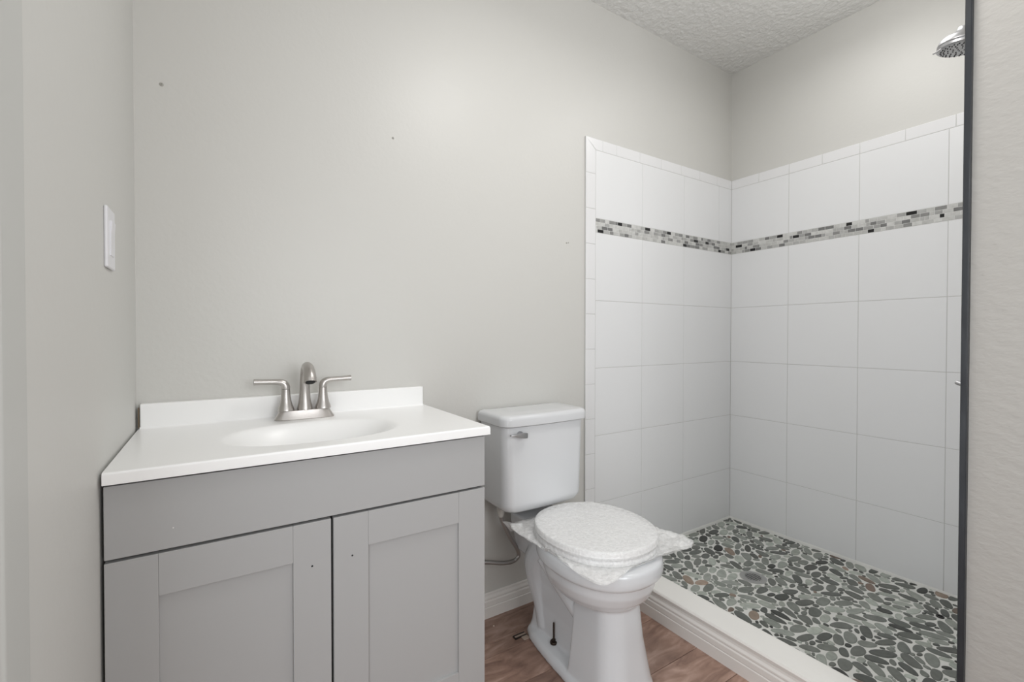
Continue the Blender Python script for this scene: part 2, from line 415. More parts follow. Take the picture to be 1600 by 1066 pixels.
# pebble floor
X0, X1, Y0, Y1 = -.945, .0, -1.2265, .0
DR = (-.492, -.418)                 # drain
def fz(x, y):                        # the pan falls gently towards the drain
    d = math.hypot(x-DR[0], y-DR[1]); return -.020 - .022*max(0, 1-d/.75)
def pebble_floor():
    rg = np.random.RandomState(11); res = .0015
    W = int((X1-X0)/res)+1; H = int((Y1-Y0)/res)+1
    occ = np.zeros((H, W), bool)
    yy, xx = np.mgrid[0:H, 0:W]
    px = X0+xx*res; py = Y0+yy*res
    occ |= (px-DR[0])**2 + (py-DR[1])**2 < .056**2
    occ |= (px+.209)**2 + (py+.968)**2 < .0145**2
    peb = []
    stages = [(.037, .0165, 1500), (.031, .0155, 5000), (.027, .0145, 9000), (.023, .0125, 14000), (.018, .0105, 16000), (.0135, .0085, 14000), (.010, .0068, 16000), (.0072, .0052, 12000)]
    for a0, b0, tries in stages:
        for _ in range(tries):
            a = a0*rg.uniform(.85, 1.12); b = b0*rg.uniform(.85, 1.25); b = min(b, a)
            x = rg.uniform(X0, X1); y = rg.uniform(Y0, Y1)
            ci = int((x-X0)/res); cj = int((y-Y0)/res)
            if occ[cj, ci]: continue
            th = rg.uniform(0, math.pi); gp = .0010
            ex = int((a+gp)/res)+2
            i0, i1, j0, j1 = max(ci-ex, 0), min(ci+ex+1, W), max(cj-ex, 0), min(cj+ex+1, H)
            dx = px[j0:j1, i0:i1]-x; dy = py[j0:j1, i0:i1]-y
            best = None
            for k in range(5):
                t = th + k*math.pi/5; c, s = math.cos(t), math.sin(t)
                u = abs(dx*c+dy*s)/(a+gp); v = abs(-dx*s+dy*c)/(b+gp)
                mask = u**2.3+v**2.3 < 1
                if not (occ[j0:j1, i0:i1] & mask).any(): best = (t, mask); break
            if best is None: continue
            occ[j0:j1, i0:i1] |= best[1]
            peb.append((x, y, a, b, best[0]))
    return peb, rg
peb, rg = pebble_floor()
bm = bmesh.new(); lay = bm.loops.layers.color.new('tone')
for (x, y, a, b, t) in peb:
    N = 16; c, s = math.cos(t), math.sin(t)
    e = rg.uniform(1.9, 2.6); sk = rg.uniform(-.22, .22); rnd = rg.uniform(-.05, .05, 4)
    rings = []
    for sc, zz in ((1.0, -.004), (1.0, .0012), (.93, .0028), (.74, .0034)):
        ring = []
        for k in range(N):
            q = 2*math.pi*k/N; cq, sq = math.cos(q), math.sin(q)
            rr = 1 + rnd[0]*math.cos(2*q+1) + rnd[1]*math.cos(3*q) + rnd[2]*math.sin(3*q)*.7
            u = a*math.copysign(abs(cq)**(2/e), cq)*rr*sc; v = b*math.copysign(abs(sq)**(2/e), sq)*rr*sc*(1+sk*cq)
            X = x+u*c-v*s; Y = y+u*s+v*c
            X = min(max(X, X0+.002), X1-.002); Y = min(max(Y, Y0+.002), Y1-.002)
            ring.append(V(X, Y, fz(x, y)+zz))
        rings.append(ring)
    n0 = len(bm.faces); loft(bm, rings, cap0=False); bm.faces.ensure_lookup_table()
    p = rg.rand()
    if p < .36: gcol = rg.uniform(.29, .38)
    elif p < .41: gcol = rg.uniform(.19, .25)
    elif p < .70: gcol = rg.uniform(.38, .50)
    elif p < .95: gcol = rg.uniform(.54, .66)
    else: gcol = rg.uniform(.36, .52)
    gcol *= 1.1
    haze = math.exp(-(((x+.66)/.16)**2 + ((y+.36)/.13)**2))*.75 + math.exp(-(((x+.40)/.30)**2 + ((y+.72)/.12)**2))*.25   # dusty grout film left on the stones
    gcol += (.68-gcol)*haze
    col = (gcol*.97, gcol, gcol*.955)
    if p >= .965: col = (gcol*1.10, gcol*.98, gcol*.88)
    if p >= .992: col = (gcol*.92, gcol*.80, gcol*.72)
    for f in bm.faces[n0:]:
        for l in f.loops: l[lay] = (*col, 1)
obj('floor_pebbles', bm, M_pebble, kind='structure', angle=70)
bm = bmesh.new(); nx, ny = 24, 30
gr = [[bm.verts.new(V(X0+(X1-X0)*i/nx, Y0+(Y1-Y0)*j/ny, fz(X0+(X1-X0)*i/nx, Y0+(Y1-Y0)*j/ny))) for j in range(ny+1)] for i in range(nx+1)]
for i in range(nx):
    for j in range(ny): bm.faces.new((gr[i][j], gr[i+1][j], gr[i+1][j+1], gr[i][j+1]))
r = bmesh.ops.extrude_face_region(bm, geom=bm.faces[:])
for v in r['geom']:
    if isinstance(v, bmesh.types.BMVert): v.co.z = -.10
obj('floor_shower', bm, M_pgrout, kind='structure')
# lime-like grout cove along both tiled walls
bm = bmesh.new()
extrude_profile(bm, [(0.0, -.03), (-.006, -.03), (-.004, -.016), (0, -.010)], lambda t, d, z: V(t, d, z), X0, 0)
extrude_profile(bm, [(0.0, -.03), (-.006, -.03), (-.004, -.016), (0, -.010)], lambda t, d, z: V(d, t, z), Y0, 0)
obj('trim_5', bm, M_pgrout, kind='structure')

# curb
bm = newbox(-1.052, X0, -1.2265, .0, FZ-.02, .0415, bev=.003)
obj('shower_curb', bm, M_curb, kind='structure')
# moulded baseboard profile: (distance out from wall, height)
BP = [(0, 0), (.013, 0), (.0135, .040), (.011, .043), (.0125, .046), (.0125, .063), (.009, .068), (.0105, .071), (.0105, .076), (.006, .084), (.0055, .091), (.003, .094), (0, .094)]
bm = bmesh.new(); extrude_profile(bm, [(d, FZ+z) for d, z in BP], lambda t, d, z: V(t, .010-d, z), -1.90, -1.1025)
obj('baseboard_back', bm, M_base, kind='structure', angle=25)
bm = bmesh.new(); extrude_profile(bm, [(d, FZ+z) for d, z in BP], lambda t, d, z: V(-1.052-d, t, z), -1.22, -.003)
obj('baseboard_shower', bm, M_base, kind='structure', angle=25)
bm = bmesh.new(); extrude_profile(bm, [(0, FZ+.094), (.006, FZ+.094), (.0075, .036), (.004, .040), (0, .0405)], lambda t, d, z: V(-1.052-d, t, z), -1.22, 0)
obj('trim_6', bm, M_base, kind='structure', angle=25)
bm = bmesh.new(); extrude_profile(bm, [(d, FZ+z) for d, z in BP], lambda t, d, z: V(-1.065-d, t, z), YB, -1.24)
obj('baseboard_right', bm, M_base, kind='structure', angle=25)
# black edge strip where the tiling meets the near partition
bm = bmesh.new()
extrude_profile(bm, [(-.010, -1.2145), (.012, -1.2145), (.012, -1.2255), (.012, -1.2262), (-.010, -1.2262), (-.012, -1.2245), (-.012, -1.216)], lambda t, d, z: V(-1.065+d, z, t), .0415, CZ-.001)
obj('trim_7', bm, M_black, kind='structure')

# ------------------------------------------------------------------ shower fittings
t = thing('shower_drain', (DR[0], DR[1], fz(*DR)), 'round stainless drain grate with small square holes set in pebble shower floor', 'drain')
zD = fz(*DR)+.0022
bm = bmesh.new(); loft(bm, [super_ring(DR[0], DR[1], r_, r_, zz, 2, 40) for r_, zz in ((.054, zD-.004), (.054, zD+.0022), (.052, zD+.003), (.033, zD+.003), (.033, zD-.0005), (.001, zD-.0005))], cap1=True)
obj('rim', bm, mat('drain_steel', (.50, .50, .49), .35, .85), t)
bm = bmesh.new(); loft(bm, [super_ring(DR[0], DR[1], .0325, .0325, zz, 2, 40) for zz in (zD-.0004, zD+.0004)]); obj('drain_throat', bm, M_dark, t)
bm = bmesh.new()
pit = .0092
for k in range(-3, 4):
    o_ = k*pit; L_ = math.sqrt(max(.0335**2-o_*o_, 0))
    if L_ > .003:
        box(bm, DR[0]+o_-.0012, DR[0]+o_+.0012, DR[1]-L_, DR[1]+L_, zD+.0022, zD+.0030)
        box(bm, DR[0]-L_, DR[0]+L_, DR[1]+o_-.0012, DR[1]+o_+.0012, zD+.0022, zD+.0029)
obj('grate', bm, mat('grate_steel', (.55, .55, .54), .35, .85), t)

bm = bmesh.new()
cx_, cy_ = -.209, -.968; zz = fz(cx_, cy_)+.0025
for i_ in range(1):
    rings = []
    for k in range(28):
        q = 2*math.pi*k/28
        rings.append([V(cx_+(.0098+.0028*math.cos(p_))*math.cos(q), cy_+(.0098+.0028*math.cos(p_))*math.sin(q), zz+.0028*math.sin(p_)) for p_ in [2*math.pi*j/10 for j in range(10)]])
    rings.append(rings[0]); loft(bm, rings, False, False)
bmesh.ops.remove_doubles(bm, verts=bm.verts, dist=1e-6)
loft(bm, [super_ring(cx_, cy_, .0085, .0085, z_, 2, 20) for z_ in (zz-.003, zz-.001)])
obj('rubber_ring', bm, mat('black_rubber', (.008, .008, .008), .25), label='small black rubber ring lying on the pebble shower floor', cat='ring')

# shower head on its arm, high on the plumbing wall
HX, HY, HZ = -.47, -1.070, 1.950
t = thing('shower_fixture', (HX, -1.219, 2.0), 'chrome round shower head angled down high in the shower', 'shower head')
ax = V(.03, .11, -.99).normalized()            # spray direction
q1 = ax.cross(V(1, 0, 0)).normalized(); q2 = ax.cross(q1)
def along(bm, prof, c, N=40):
    return loft(bm, [[c + ax*d + (q1*math.cos(2*math.pi*k/N) + q2*math.sin(2*math.pi*k/N))*max(r_, 1e-4) for k in range(N)] for r_, d in prof])
HC = V(HX, HY, HZ)
bm = bmesh.new(); along(bm, [(.012, -.060), (.018, -.058), (.020, -.050), (.025, -.045), (.036, -.038), (.052, -.030), (.059, -.021), (.062, -.012), (.062, -.009), (.0595, -.007), (.0625, -.004), (.0625, .003), (.060, .0055), (.057, .006)], HC)
obj('head_body', bm, M_chrome, t)
bm = bmesh.new(); along(bm, [(.0565, .0055), (.0565, .0068), (.03, .0075), (.001, .008)], HC)
fc = obj('spray_face', bm, mat('spray_face_grey', (.42, .42, .42), .35, .5), t)
bm = bmesh.new()
for rr, n_ in ((.051, 26), (.044, 20), (.034, 14), (.022, 10), (.010, 5)):
    for k in range(n_):
        a_ = 2*math.pi*k/n_; c_ = HC + ax*.0068 + (q1*math.cos(a_)+q2*math.sin(a_))*rr
        loft(bm, [[c_ + ax*d + (q1*math.cos(2*math.pi*j/8)+q2*math.sin(2*math.pi*j/8))*r_ for j in range(8)] for r_, d in ((.0021, 0), (.0018, .0026))])
obj('nozzles', bm, M_nozz, fc)
bm = bmesh.new(); tp = HC + (V(-.75, .66, -.02)).normalized()*.056
tube(bm, [tp, tp+V(-.010, .012, -.010), tp+V(-.015, .020, -.013)], [.004, .003, .0022], N=10)
obj('spray_selector', bm, M_chrome, t)
bm = bmesh.new(); hb = HC - ax*.050
tube(bm, [(HX+.0, -1.219, 2.035), (HX, -1.18, 2.036), (HX, -1.13, 2.030), (hb.x, hb.y-.022, hb.z+.018), tuple(hb)], .0105, N=16)
obj('arm', bm, M_chrome, t)
bm = bmesh.new(); loft(bm, [[V(HX+r_*math.cos(2*math.pi*k/28), y_, 2.035+r_*math.sin(2*math.pi*k/28)) for k in range(28)] for r_, y_ in ((.03, -1.219), (.03, -1.216), (.022, -1.210), (.012, -1.207))])
obj('flange', bm, M_chrome, t)
# valve with lever
VX, VZ = -.56, .870
t = thing('shower_valve', (VX, -1.219, VZ), 'chrome shower valve with lever tip peeking past the black edge strip', 'shower valve')
def ylathe(bm, prof, x, z, N=32): return loft(bm, [[V(x+r_*math.cos(2*math.pi*k/N), y_, z+r_*math.sin(2*math.pi*k/N)) for k in range(N)] for r_, y_ in prof])
bm = bmesh.new(); ylathe(bm, [(.085, -1.219), (.085, -1.215), (.078, -1.211), (.03, -1.208)], VX, VZ); obj('escutcheon', bm, M_chrome, t)
bm = bmesh.new(); ylathe(bm, [(.03, -1.209), (.029, -1.165), (.024, -1.158), (.001, -1.157)], VX, VZ); obj('hub', bm, M_chrome, t)
bm = bmesh.new(); tube(bm, [(VX, -1.175, VZ), (VX-.002, -1.13, VZ+.004), (VX-.004, -1.095, VZ+.012), (VX-.004, -1.0865, VZ+.016)], [.009, .0075, .007, .005], N=14); obj('lever', bm, M_chrome, t)

# ------------------------------------------------------------------ vanity
CT = .783                        # counter top height (raw)
VL, VR = -2.6500, -1.8665; VF = -.452; VTOP = .7585; DT = .6185; DB = .058; SPL = -2.2595
t = thing('vanity_cabinet', ((VL+VR)/2, -.22, FZ), 'light grey two-door shaker vanity cabinet standing against the left wall', 'cabinet')
bm = bmesh.new()
box(bm, VL+.002, VL+.018, VF+.020, .008, FZ, VTOP)                 # sides
box(bm, VR-.016, VR, VF+.020, .008, FZ, VTOP, bev=.0008)
box(bm, VL+.018, VR-.016, VF+.021, VF+.036, DB-.01, VTOP-.001)       # face frame, dark inside the gaps
box(bm, VL+.018, VR-.016, VF+.036, 0.0, DB-.01, DB+.006)
obj('carcass', bm, M_cab, t)
bm = newbox(VL+.018, VR-.016, VF+.095, VF+.110, FZ, DB-.01); obj('toe_kick', bm, M_cab, t)
bm = newbox(VL+.003, VR-.004, VF+.0185, VF+.0205, DB, VTOP); obj('shadow_gap', bm, M_dark, t)
bm = newbox(VL+.001, VR, VF, VF+.018, DT+.0028, VTOP-.0030, bev=.0018); obj('false_drawer_front', bm, M_cab, t)
def door(x0, x1, zt, zb, hx, hz):
    st, rl, th, dp = .078, .081, .018, .0075
    bm = bmesh.new()
    box(bm, x0, x0+st, VF, VF+th, zb, zt, bev=.0013)
    box(bm, x1-st, x1, VF, VF+th, zb, zt, bev=.0013)
    box(bm, x0+st-.0002, x1-st+.0002, VF+.0003, VF+th, zt-rl, zt, bev=.0013)
    box(bm, x0+st-.0002, x1-st+.0002, VF+.0003, VF+th, zb, zb+rl, bev=.0013)
    box(bm, x0+st-.002, x1-st+.002, VF+dp, VF+th-.001, zb+rl-.002, zt-rl+.002)
    d = obj('door', bm, M_cab, t)
    bm = bmesh.new(); loft(bm, [[V(hx+r_*math.cos(2*math.pi*k/14), y_, hz+r_*math.sin(2*math.pi*k/14)) for k in range(14)] for r_, y_ in ((.0022, VF-.0004), (.0019, VF-.0002), (.001, VF+.0001))])
    obj('knob_hole', bm, M_dark, d)
    return d
door(VL+.001, SPL-.0025, DT-.0028, DB, -2.302, .519)
door(SPL+.0025, VR, DT-.0028, DB, -2.216, .5205)
# small paint chip on the false front
bm = bmesh.new(); ylathe(bm, [(.0013, VF-.0003), (.0009, VF-.0005), (.0003, VF-.0006)], -2.548, .660, 8)
obj('paint_chip', bm, mat('chip_white', (.8, .8, .78), .6), t)

# countertop with integrated oval bowl
CX0, CX1, CF, CB = -2.6490, -1.8555, -.4635, -.0135
SX, SY, RX, RY = -2.262, -.268, .205, .138
t = thing('countertop', ((CX0+CX1)/2, -.22, CT-.022), 'glossy white cultured marble vanity top with integrated oval basin', 'countertop')
def cz(x, y):
    r_ = ((abs(x-SX)/RX)**2.3 + (abs(y-SY)/RY)**2.3)**(1/2.3)
    if r_ >= 1.08: return CT
    if r_ > 1.0: k = (1.08-r_)/.08; return CT - .0012*k*k
    k = 1-r_
    q = min(k*1.5, 1); return CT - .0012 - .125*(.35*math.sin(q*math.pi/2) + .65*(1-math.cos(q*math.pi))/2)
bm = bmesh.new()
er = .0045
def axis_pts(a, b, n): return [a, a+er*.3, a+er*.65, a+er] + list(np.linspace(a+er, b-er, n))[1:-1] + [b-er, b-er*.65, b-er*.3, b]
xs_ = axis_pts(CX0, CX1, 176); ys_ = axis_pts(CF, .0095, 106)
def edge_drop(d): 
    if d >= er: return 0
    return er - math.sqrt(max(er*er-(er-d)**2, 0))
G = [[bm.verts.new(V(x, y, cz(x, y) - max(edge_drop(y-CF), edge_drop(CX1-x)))) for y in ys_] for x in xs_]
for i in range(len(xs_)-1):
    for j in range(len(ys_)-1): bm.faces.new((G[i][j], G[i+1][j], G[i+1][j+1], G[i][j+1]))
# skirt down to the underside
bd = [G[i][0] for i in range(len(xs_))] + [G[-1][j] for j in range(1, len(ys_))] + [G[i][-1] for i in range(len(xs_)-2, -1, -1)] + [G[0][j] for j in range(len(ys_)-2, 0, -1)]
low = [bm.verts.new(V(v.co.x, v.co.y, CT-.0225)) for v in bd]
for i in range(len(bd)):
    j = (i+1) % len(bd); bm.faces.new((bd[i], low[i], low[j], bd[j]))
top = obj('counter_slab', bm, M_counter, t, angle=50)
bm = newbox(CX0+.0035, CX1-.0125, CB, .0095, CT-.001, CT+.0655, bev=.003, seg=3); obj('backsplash', bm, M_counter, t)
bm = bmesh.new(); extrude_profile(bm, [(0, 0), (.006, 0), (.003, .001), (.001, .003), (0, .006)], lambda q, d, z: V(q, CB-d+.0005, CT+z-.0005), CX0+.003, CX1-.013); obj('cove', bm, M_counter, t)
bm = bmesh.new(); loft(bm, [super_ring(SX, SY, r_, r_, z_, 2, 32) for r_, z_ in ((.022, CT-.127), (.022, CT-.1225), (.018, CT-.1215), (.001, CT-.1205))]); obj('basin_drain', bm, M_chrome, t)
# stained caulk gap at the left end of the backsplash
bm = newbox(CX0-.0002, CX0+.0022, -.0128, -.006, CT+.003, CT+.056); obj('trim_8', bm, M_caulk, kind='structure')

# faucet
FX, FY = -2.2575, -.060
t = thing('faucet', (FX, FY, CT), 'brushed nickel two-handle centerset faucet on the white vanity top', 'faucet')
bm = bmesh.new()
loft(bm, [super_ring(FX, FY, a_, b_, CT+z_, 3.4, 56) for a_, b_, z_ in ((.081, .0255, 0), (.082, .0265, .002), (.0805, .0255, .005), (.075, .0225, .013), (.070, .020, .022), (.0685, .019, .0255), (.066, .017, .0265))])
obj('base_plate', bm, M_nickel, t)
for s in (-1, 1):
    hx = FX + s*.0508
    bm = bmesh.new()
    lathe(bm, [(.0225, CT+.0262), (.0228, CT+.0275), (.0215, CT+.033), (.0175, CT+.044), (.0142, CT+.058), (.0122, CT+.074), (.0114, CT+.0885)], hx, FY, N=36)
    h = obj('handle_post', bm, M_nickel, t)
    bm = bmesh.new()
    pts = [(hx, FY, CT+.0892), (hx+s*.0003, FY, CT+.096), (hx+s*.004, FY, CT+.1035), (hx+s*.013, FY-.0005, CT+.1085), (hx+s*.03, FY-.001, CT+.1105), (hx+s*.055, FY-.002, CT+.1115), (hx+s*.0815, FY-.003, CT+.1125)]
    tube(bm, pts, [.0114, .0116, .0110, .0095, .0080, .0078, .0086], N=20, sub=5, ref=(0, 1, 0))
    obj('lever', bm, M_nickel, h)
bm = bmesh.new()
pts = [(FX, FY, CT+.026), (FX, FY, CT+.034), (FX, FY-.000, CT+.055), (FX, FY-.001, CT+.085), (FX, FY-.005, CT+.115), (FX, FY-.020, CT+.1420), (FX, FY-.045, CT+.1535), (FX, FY-.073, CT+.1475), (FX, FY-.091, CT+.130), (FX, FY-.098, CT+.1145)]
tube(bm, pts, [.0215, .0205, .0165, .0142, .0135, .0138, .0145, .0155, .0165, .0172], N=32, sub=6, ref=(0, 1, 0))
sp = obj('spout', bm, M_nickel, t)
bm = bmesh.new(); tube(bm, [(FX, FY-.0978, CT+.1150), (FX, FY-.0989, CT+.1128)], [.0125, .0125], N=24, smooth=False, ref=(0, 1, 0)); obj('aerator', bm, M_dark, sp)

# ------------------------------------------------------------------ light switch
t = thing('light_switch', (XL, -.345, 1.155), 'white rocker light switch on the left wall', 'light switch')
bm = newbox(XL, XL+.0060, -.388, -.312, 1.158, 1.275, bev=.0025, seg=3); pl = obj('wall_plate', bm, M_switch, t)
bm = bmesh.new()
loft(bm, [[V(XL+.0055, -.367, z0), V(XL+.0055, -.333, z0), V(XL+d0, -.333, z0), V(XL+d0, -.367, z0)] for z0, d0 in ((1.183, .0072), (1.184, .0078), (1.2165, .0080), (1.249, .0100), (1.250, .0095))])
obj('rocker', bm, M_switch, t)

# ------------------------------------------------------------------ toilet
TX = -1.44
t = thing('toilet', (TX, -.36, FZ), 'white two-piece toilet between the vanity and the shower', 'toilet')
def egg(x, y): return x*(1-.10*max(0, -y/.23)), y
bm = bmesh.new()
# rim band
RC = -.435
loft(bm, [super_ring(TX, RC, a_, b_, z_, 2.25, 64) for a_, b_, z_ in ((.150, .185, .297), (.168, .205, .300), (.1755, .2125, .308), (.177, .214, .325), (.175, .212, .342), (.171, .208, .350), (.160, .197, .353))])
# rear deck that carries the tank
loft(bm, [[V(TX+x, y, z_) for x, y in ((-w_, -.05), (-w_, -.20), (-w_*1.6, -.34), (w_*1.6, -.34), (w_, -.20), (w_, -.05))] for w_, z_ in ((.060, .20), (.074, .27), (.086, .31), (.090, .348), (.087, .352))])
# bowl underside
loft(bm, [super_ring(TX, RC+dy, a_, b_, z_, 2.1, 64) for a_, b_, z_, dy in ((.160, .196, .31, 0), (.161, .197, .292, 0), (.158, .194, .268, .001), (.148, .184, .240, .004), (.124, .160, .212, .008), (.095, .125, .194, .014), (.05, .08, .184, .02))])
# front column, flared towards the floor
def col(w_, yf, yb, z_, r_=.022, n=10, rb=None):
    pts = []; rb = rb or r_; r0 = r_
    for cx0, cy0, a0, r_ in ((w_-rb, yb-rb, 0, rb), (-(w_-rb), yb-rb, 90, rb), (-(w_-r0), yf+r0, 180, r0), (w_-r0, yf+r0, 270, r0)):
        for k in range(n+1):
            a_ = math.radians(a0+90*k/n); pts.append(V(TX+cx0+r_*math.cos(a_), cy0+r_*math.sin(a_), z_))
    return pts
loft(bm, [col(w_, yf, -.412, z_, min(w_*.82, .070), rb=.008) for w_, yf, z_ in ((.112, -.618, FZ), (.112, -.617, FZ+.01), (.104, -.608, -.02), (.095, -.600, .04), (.087, -.592, .10), (.081, -.586, .16), (.078, -.580, .21), (.078, -.57, .24))])
# narrow spine behind the column
loft(bm, [col(w_, yf, yb, z_, .03) for w_, yf, yb, z_ in ((.085, -.45, -.14, FZ), (.066, -.45, -.145, -.02), (.056, -.45, -.15, .06), (.056, -.45, -.13, .14), (.062, -.45, -.10, .20), (.070, -.42, -.07, .26), (.084, -.36, -.06, .33))])
# trapway ridges on both flanks
for s in (-1, 1):
    tube(bm, [(TX+s*.078, -.27, .27), (TX+s*.064, -.32, .215), (TX+s*.052, -.375, .165), (TX+s*.045, -.43, .125), (TX+s*.04, -.50, .10)], [.040, .038, .036, .034, .032], N=16)
    tube(bm, [(TX+s*.030, -.20, .27), (TX+s*.036, -.165, .20), (TX+s*.032, -.165, .14), (TX+s*.026, -.19, .05), (TX+s*.028, -.22, -.02)], [.048, .053, .050, .042, .044], N=16)
# foot flange
def foot(k, z_):
    P = [(-.050, -.130), (-.078, -.150), (-.095, -.19), (-.105, -.25), (-.114, -.33), (-.120, -.42), (-.120, -.50), (-.112, -.57), (-.08, -.612), (-.03, -.622)]
    P = P + [(-x, y) for x, y in P[::-1]]
    return [V(TX+x*(1-k*abs(x)/.12*1.0), -.38+(y+.38)*(1-k*.5), z_) for x, y in P]
loft(bm, [foot(0, FZ), foot(0, FZ+.012), foot(.03, FZ+.022), foot(.12, FZ+.032), foot(.30, FZ+.040), foot(.5, FZ+.046)])
# fuse the body into one ceramic surface
def fuse(bm, voxel, smooth_it=6, fac=.5):
    me = bpy.data.meshes.new('tmp'); bmesh.ops.recalc_face_normals(bm, faces=bm.faces); bm.to_mesh(me); bm.free()
    o = bpy.data.objects.new('tmp', me); COL.objects.link(o)
    md = o.modifiers.new('r', 'REMESH'); md.mode = 'VOXEL'; md.voxel_size = voxel
    ms = o.modifiers.new('s', 'SMOOTH'); ms.iterations = smooth_it; ms.factor = fac
    dg = bpy.context.evaluated_depsgraph_get(); ev = o.evaluated_get(dg)
    m2 = bpy.data.meshes.new_from_object(ev); b2 = bmesh.new(); b2.from_mesh(m2)
    bpy.data.objects.remove(o); bpy.data.meshes.remove(me); bpy.data.meshes.remove(m2)
    return b2
bm = fuse(bm, .0036, 5, .5)
for v in bm.verts:
    if v.co.z < FZ: v.co.z = FZ
obj('bowl', bm, M_ceram, t, angle=180)

# tank: tapered, bowed front, rounded bottom corners
def tank_ring(hw, yf, yb, z_, r_=.03, bow=.010, n=8):
    pts = []
    for sx_, y_, a0 in ((1, yb, 0), (-1, yb, 90), (-1, yf, 180), (1, yf, 270)):
        rr = r_ if y_ == yf else .008
        cx0 = sx_*(hw-rr); cy0 = y_ + (rr if y_ == yf else -rr)
        for k in range(n+1):
            a_ = math.radians(a0+90*k/n); x_ = cx0+rr*math.cos(a_); yy_ = cy0+rr*math.sin(a_)
            if y_ == yf: yy_ -= bow*(1-(x_/hw)**2)
            pts.append(V(TXT+x_, yy_, z_))
        if y_ == yf and sx_ == -1:
            for k in range(1, 12):
                x_ = -(hw-rr)+2*(hw-rr)*k/12; pts.append(V(TXT+x_, yf-bow*(1-(x_/hw)**2), z_))
    return pts
TXT = -1.452
bm = bmesh.new()
TB = .388
prof = [(0, 0, .06), (.35, .35, .05), (.62, .6, .04)]
rings = []
for q in np.linspace(0, 1, 9):                    # rounded underside
    a_ = q*math.pi/2; ins = .045*(1-math.sin(a_)); zz = TB + .038*(1-math.cos(a_))
    rings.append(tank_ring(.176-ins*.8, -.180+ins*.7, -.006-ins*.3, zz, .036))
for q in np.linspace(.1, 1, 8):
    rings.append(tank_ring(.176+.007*q, -.180-.002*q, -.006, TB+.038+(.703-TB-.038)*q, .036-.004*q))
loft(bm, rings); obj('tank', bm, M_tank, t, angle=60)
bm = bmesh.new()
loft(bm, [tank_ring(hw, yf, yb, z_, r_) for hw, yf, yb, z_, r_ in ((.185, -.186, -.004, .7055, .034), (.1925, -.1935, -.002, .7065, .036), (.194, -.195, -.002, .709, .036), (.1945, -.1955, -.002, .730, .036), (.1925, -.1935, -.003, .738, .035), (.187, -.188, -.006, .7435, .032), (.176, -.178, -.012, .7465, .025), (.12, -.12, -.04, .748, .02))])
obj('tank_lid', bm, M_tank, t, angle=60)
# flush lever
LX, LZ = TXT-.136, .677; LY = -.1815-.006
fl = bpy.data.objects.new('flush_lever', None)
bpy.data.objects.remove(fl)
bm = bmesh.new()
ylathe(bm, [(.0125, LY+.004), (.0125, LY-.004), (.010, LY-.010), (.008, LY-.016), (.001, LY-.017)], LX+.012, LZ, 24)
b2 = [V(LX-.034, LY-.017, LZ+.001), V(LX-.010, LY-.022, LZ), V(LX+.012, LY-.021, LZ), V(LX+.036, LY-.017, LZ-.002)]
loft(bm, [[V(x_, y_-e_, z_+h_) for (e_, h_) in ((.004, 0), (.003, hh), (-.004, hh), (-.005, 0), (-.004, -hh), (.003, -hh))] for (x_, y_, z_, hh) in
     ((LX-.036, LY-.016, LZ+.003, .0022), (LX-.020, LY-.019, LZ+.002, .0045), (LX+.002, LY-.021, LZ+.0005, .0085), (LX+.020, LY-.021, LZ-.001, .0095), (LX+.030, LY-.019, LZ-.002, .0088), (LX+.033, LY-.017, LZ-.002, .0075))])
obj('flush_lever', bm, M_chrome, t, angle=30)

# seat and lid (closed), wrapped in film
SC = -.405; SXX = TX+.017
bm = bmesh.new()
loft(bm, [super_ring(SXX, SC, a_, b_, z_, 2.15, 72) for a_, b_, z_ in ((.174, .198, .3545), (.180, .204, .358), (.181, .205, .366), (.178, .202, .3715), (.16, .18, .3725))])
obj('seat', bm, M_plast, t, angle=60)
bm = bmesh.new()
loft(bm, [super_ring(SXX, SC, a_, b_, z_, 2.15, 72) for a_, b_, z_ in ((.178, .200, .3735), (.184, .205, .376), (.1855, .2065, .383), (.183, .204, .3895), (.172, .196, .3935), (.14, .16, .3955), (.05, .06, .3965))])
obj('lid', bm, M_plast, t, angle=60)
# floor bolt with washer and nut
BX, BY = TX-.072, -.302
bz = FZ + .046
bolt = None
bm = bmesh.new(); lathe(bm, [(.0030, -.042), (.0032, .043), (.0022, .046)], BX, BY, 10)
for k in range(19): lathe(bm, [(.0031, -.02+k*.0034), (.0038, -.0188+k*.0034), (.0031, -.0176+k*.0034)], BX, BY, 10)
bolt = obj('floor_bolt', bm, M_bolt, t, label='dark threaded bolt standing up from the toilet foot')
bm = bmesh.new(); lathe(bm, [(.0125, -.0260), (.0130, -.0205), (.0115, -.0180), (.005, -.0174)], BX, BY, 24); obj('washer', bm, M_bolt, bolt)
bm = bmesh.new(); lathe(bm, [(.0066, -.0180), (.0066, -.0120), (.0055, -.0112)], BX, BY, 6); obj('nut', bm, M_bolt, bolt)

